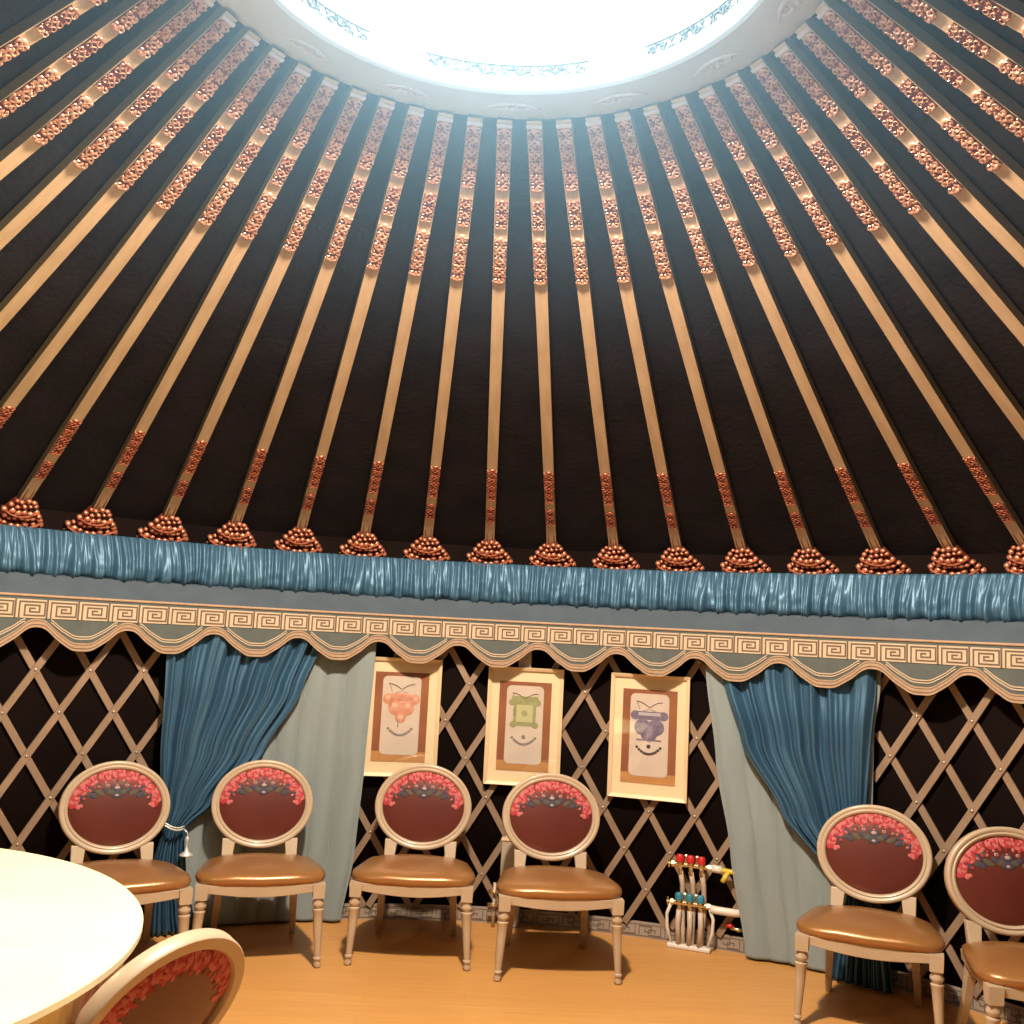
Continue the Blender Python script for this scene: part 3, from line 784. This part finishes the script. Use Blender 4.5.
def make_chair():
    t = thing('banquet_chair', 'x', 'chair', group='round-backed banquet chairs')
    # cushion
    mb = MB(); n = 64; lev = [(0.000, .388), (-.008, .398), (-.012, .412), (-.006, .428), (.020, .441), (.06, .450), (.12, .456), (.20, .459)]
    P = []; F = []
    for ins, z in lev:
        for x, y in seat_outline(n, ins):
            wr = .0025*sin(x*26+y*9)*(1 if -.012 <= ins <= .03 else .4)
            P.append((x, y, z+wr-(.010 if y > .1 and z > .42 else 0)))
    k = len(lev)
    for j in range(k-1):
        for i in range(n): l = (i+1) % n; F.append((j*n+i, j*n+l, (j+1)*n+l, (j+1)*n+i))
    F.append(tuple(range(n-1, -1, -1))); F.append(tuple(range((k-1)*n, k*n))); mb.add(P, F)
    obj('seat_cushion', mb, M['bronze'], t, smooth=True, auto=70)
    # rails with shallow apron curve
    mb = MB()
    xs = [-.285+.57*i/12 for i in range(13)]
    P = []; F = []
    for a in xs:
        q = 1-(a/.285)**2; za = .350-.016*q*q+.006*(1-q)**2; ya = -.256-.012*q
        P += [(a, ya, za), (a, ya-.004, .390), (a, ya+.03, .390), (a, ya+.03, za)]
    for i in range(len(xs)-1):
        for q in range(4): w = (q+1) % 4; F.append((i*4+q, i*4+w, i*4+4+w, i*4+4+q))
    mb.add(P, F)
    for s in (-1, 1):
        mb.hexa([(s*.292, -.25, .345), (s*.262, -.25, .345), (s*.190, .235, .345), (s*.218, .235, .345)], [(s*.296, -.25, .390), (s*.262, -.25, .390), (s*.190, .235, .390), (s*.222, .235, .390)])
    mb.box((0, .228, .367), (.40, .028, .046))
    obj('seat_rail', mb, M['chairwood'], t, bevel=.003)
    # turned front legs
    for s in (-1, 1):
        mb = MB(); B = Vector((s*.289, -.240, 0)); T = Vector((s*.271, -.245, 0))
        mb.hexa([(s*.271-.027, -.272, .325), (s*.271+.027, -.272, .325), (s*.271+.027, -.218, .325), (s*.271-.027, -.218, .325)], [(s*.271-.029, -.274, .392), (s*.271+.029, -.274, .392), (s*.271+.029, -.216, .392), (s*.271-.029, -.216, .392)])
        prof = [(.010, .0), (.017, .006), (.019, .018), (.014, .032), (.015, .036), (.020, .040), (.020, .047), (.0145, .051), (.018, .12), (.022, .20), (.0255, .262), (.0275, .266), (.0275, .272), (.019, .276), (.020, .280), (.028, .290), (.029, .300), (.021, .315), (.022, .327)]
        M4 = Matrix.Translation(T) @ Matrix.Shear('XY', 4, (0, 0)) if False else Matrix.Translation(T)
        P = []; mbl = MB(); mbl.lathe(prof, 18)
        P = [Vector((x+T.x+(B.x-T.x)*(1-z/.327), y+T.y+(B.y-T.y)*(1-z/.327), z)) for x, y, z in mbl.v]
        mb.add(P, mbl.f)
        obj('leg', mb, M['chairwood'], t, smooth=True, auto=38)
    for s in (-1, 1):         # swept rear legs
        mb = MB(); pts = [(s*.185, .212, .38), (s*.187, .222, .28), (s*.192, .248, .17), (s*.198, .285, .07), (s*.201, .318, .0)]
        rr = [.021, .020, .018, .016, .014]
        for (p, r0), (q, r1) in zip(zip(pts, rr), zip(pts[1:], rr[1:])):
            mb.hexa([(q[0]-r1, q[1]-r1, q[2]), (q[0]+r1, q[1]-r1, q[2]), (q[0]+r1, q[1]+r1, q[2]), (q[0]-r1, q[1]+r1, q[2])], [(p[0]-r0, p[1]-r0, p[2]), (p[0]+r0, p[1]-r0, p[2]), (p[0]+r0, p[1]+r0, p[2]), (p[0]-r0, p[1]+r0, p[2])])
        obj('leg', mb, M['chairwood'], t, bevel=.003)
    bf = obj('back_frame', oval_frame(), M['chairwood'], t, smooth=True, auto=50)
    for s in (-1, 1):
        mb = MB(); lo = Vector((s*.178, .222, .385)); 
        hi = op(s*.158, -.172, 0)
        lo2 = [(s*.165-.024, .208, .37), (s*.165+.024, .208, .37), (s*.165+.024, .242, .37), (s*.165-.024, .242, .37)]
        md = op(s*.172, -.215, 0)
        up2 = [(hi.x-.034, hi.y-.016, hi.z), (hi.x+.034, hi.y-.016, hi.z), (hi.x+.034, hi.y+.016, hi.z), (hi.x-.034, hi.y+.016, hi.z)]
        mb.hexa(lo2, up2); obj('back_post', mb, M['chairwood'], t, bevel=.004)
    for sg, nm in ((1, 'back_pad'), (-1, 'rear_pad')):
        p = obj(nm, pad(sg), M['leather'], t, smooth=True)
        obj('embroidery', embroidery(sg), EM, p, smooth=True)
    return t
chair = make_chair()
def place(i, x, y, deg, label):
    o = chair if i == 0 else copy_tree(chair)
    o.location = (x, y, 0); o.rotation_euler = (0, 0, radians(deg)); o['label'] = label
def fromfront(mx, my, deg):   # seat centre from the middle of the front rail
    a = radians(deg); return mx-.26*sin(a), my+.26*cos(a), deg
place(0, *fromfront(-1.478, 1.975, 25), 'leftmost round-backed chair, its seat partly hidden by the bright table')
place(1, *fromfront(-.916, 2.225, 13), 'round-backed chair in front of the left grey-blue curtain, right of the tieback')
place(2, *fromfront(-.212, 2.335, -1.5), 'round-backed chair below the left orange picture')
place(3, *fromfront(.509, 2.205, 2), 'round-backed chair below the centre green picture, left of the heating manifold')
place(4, *fromfront(1.77, 1.65, -24), 'round-backed chair in front of the right blue satin drape')
place(5, *fromfront(2.345, 1.143, -6), 'rightmost round-backed chair, cut by the right edge of the photo')
place(6, -1.015, .05, 238.2, 'nearest chair, seen from behind, pushed up to the bright round table')

near = [o for o in COL.objects if o.get('category') == 'chair'][-1]
piv = op(0, -OBv)
for ch in near.children:                       # the back of this chair leans further out
    if ch.name.split('.')[0] in ('back_frame', 'back_pad', 'rear_pad'):
        Rm = Matrix.Rotation(radians(-13), 4, 'X')
        ch.matrix_local = Matrix.Translation(piv) @ Rm @ Matrix.Translation(-piv)
# ------------------------------------------------------------------ table
tab = thing('round_table', 'large round banquet table with a brightly lit cream top', 'table', (-1.97, -.17, 0))
TR, TH = 1.16, .80
mb = MB(); mb.lathe([(0, TH-.03), (TR-.02, TH-.03), (TR, TH-.022), (TR, TH-.006), (TR-.006, TH), (0, TH)], 128); obj('table_top', mb, M['tabletop'], tab, smooth=True, auto=30)
mb = MB(); n = 420; P = []; F = []
for i in range(n):
    th = 2*pi*i/n; q = .006*(1 if i % 3 == 0 else 0)
    for r, z in ((TR-.05, TH-.031), (TR-.030-q, TH-.033), (TR-.042-q, TH-.115), (TR-.055, TH-.118)): P.append((r*cos(th), r*sin(th), z))
for i in range(n):
    j = (i+1) % n
    for q in range(4): w = (q+1) % 4; F.append((i*4+q, i*4+w, j*4+w, j*4+q))
mb.add(P, F); obj('fluted_apron', mb, M['tableedge'], tab)
mb = MB(); mb.lathe([(.45, 0), (.45, .05), (.36, .09), (.22, .16), (.18, .35), (.24, .55), (.34, .68), (.5, .76), (.5, TH-.03)], 40); obj('pedestal', mb, M['tableedge'], tab, smooth=True, auto=40)

# ------------------------------------------------------------------ light
def lamp(kind, name, loc, energy, col, size=.15, rot=None, spot=None):
    l = bpy.data.lights.new(name, kind); l.energy = energy; l.color = col
    if kind in ('POINT', 'SPOT'): l.shadow_soft_size = size
    if spot: l.spot_size = radians(spot[0]); l.spot_blend = spot[1]
    o = bpy.data.objects.new(name, l); o.location = loc
    if rot: o.rotation_euler = rot
    COL.objects.link(o); return o
WARM = (1, .80, .58)
lamp('SPOT', 'crown_downlight', (0, 0, ZT+.30), 1150, WARM, .10, spot=(141, .12))
lamp('POINT', 'fill_light_centre', (.1, -1.6, 2.7), 13, WARM, .22)  # unseen warm lamp, added to fill the ribs and room from the front
lamp('POINT', 'chandelier_light_table', (-2.0, -.1, 2.25), 34, (1, .80, .45), .15)
lamp('POINT', 'fill_light_right', (2.1, -.5, 2.3), 14, WARM, .18)  # unseen warm lamp, added as fill from the right
w = bpy.data.worlds.new('w'); SC.world = w; w.use_nodes = True
w.node_tree.nodes['Background'].inputs['Color'].default_value = (.02, .022, .026, 1)

# ------------------------------------------------------------------ camera
cd = bpy.data.cameras.new('camera'); co = bpy.data.objects.new('camera', cd); COL.objects.link(co)
cd.sensor_width = 36; cd.sensor_fit = 'HORIZONTAL'; cd.lens = 35.831; cd.clip_start = .02; cd.clip_end = 60
pt, ro, ya = .11662, .05093, .03549
fw = Vector((sin(ya)*cos(pt), cos(ya)*cos(pt), sin(pt))); rt = Vector((cos(ya), -sin(ya), 0)); up = rt.cross(fw)
r2 = rt*cos(ro)+up*sin(ro); u2 = -rt*sin(ro)+up*cos(ro)
Mx = Matrix((r2, u2, -fw)).transposed().to_4x4(); Mx.translation = (0, -2.816, 1.640)
co.matrix_world = Mx
SC.camera = co
SC.view_settings.view_transform = 'Standard'; SC.view_settings.look = 'None'; SC.view_settings.gamma = 1; SC.view_settings.use_curve_mapping = False
SC.view_settings.exposure = 0.0
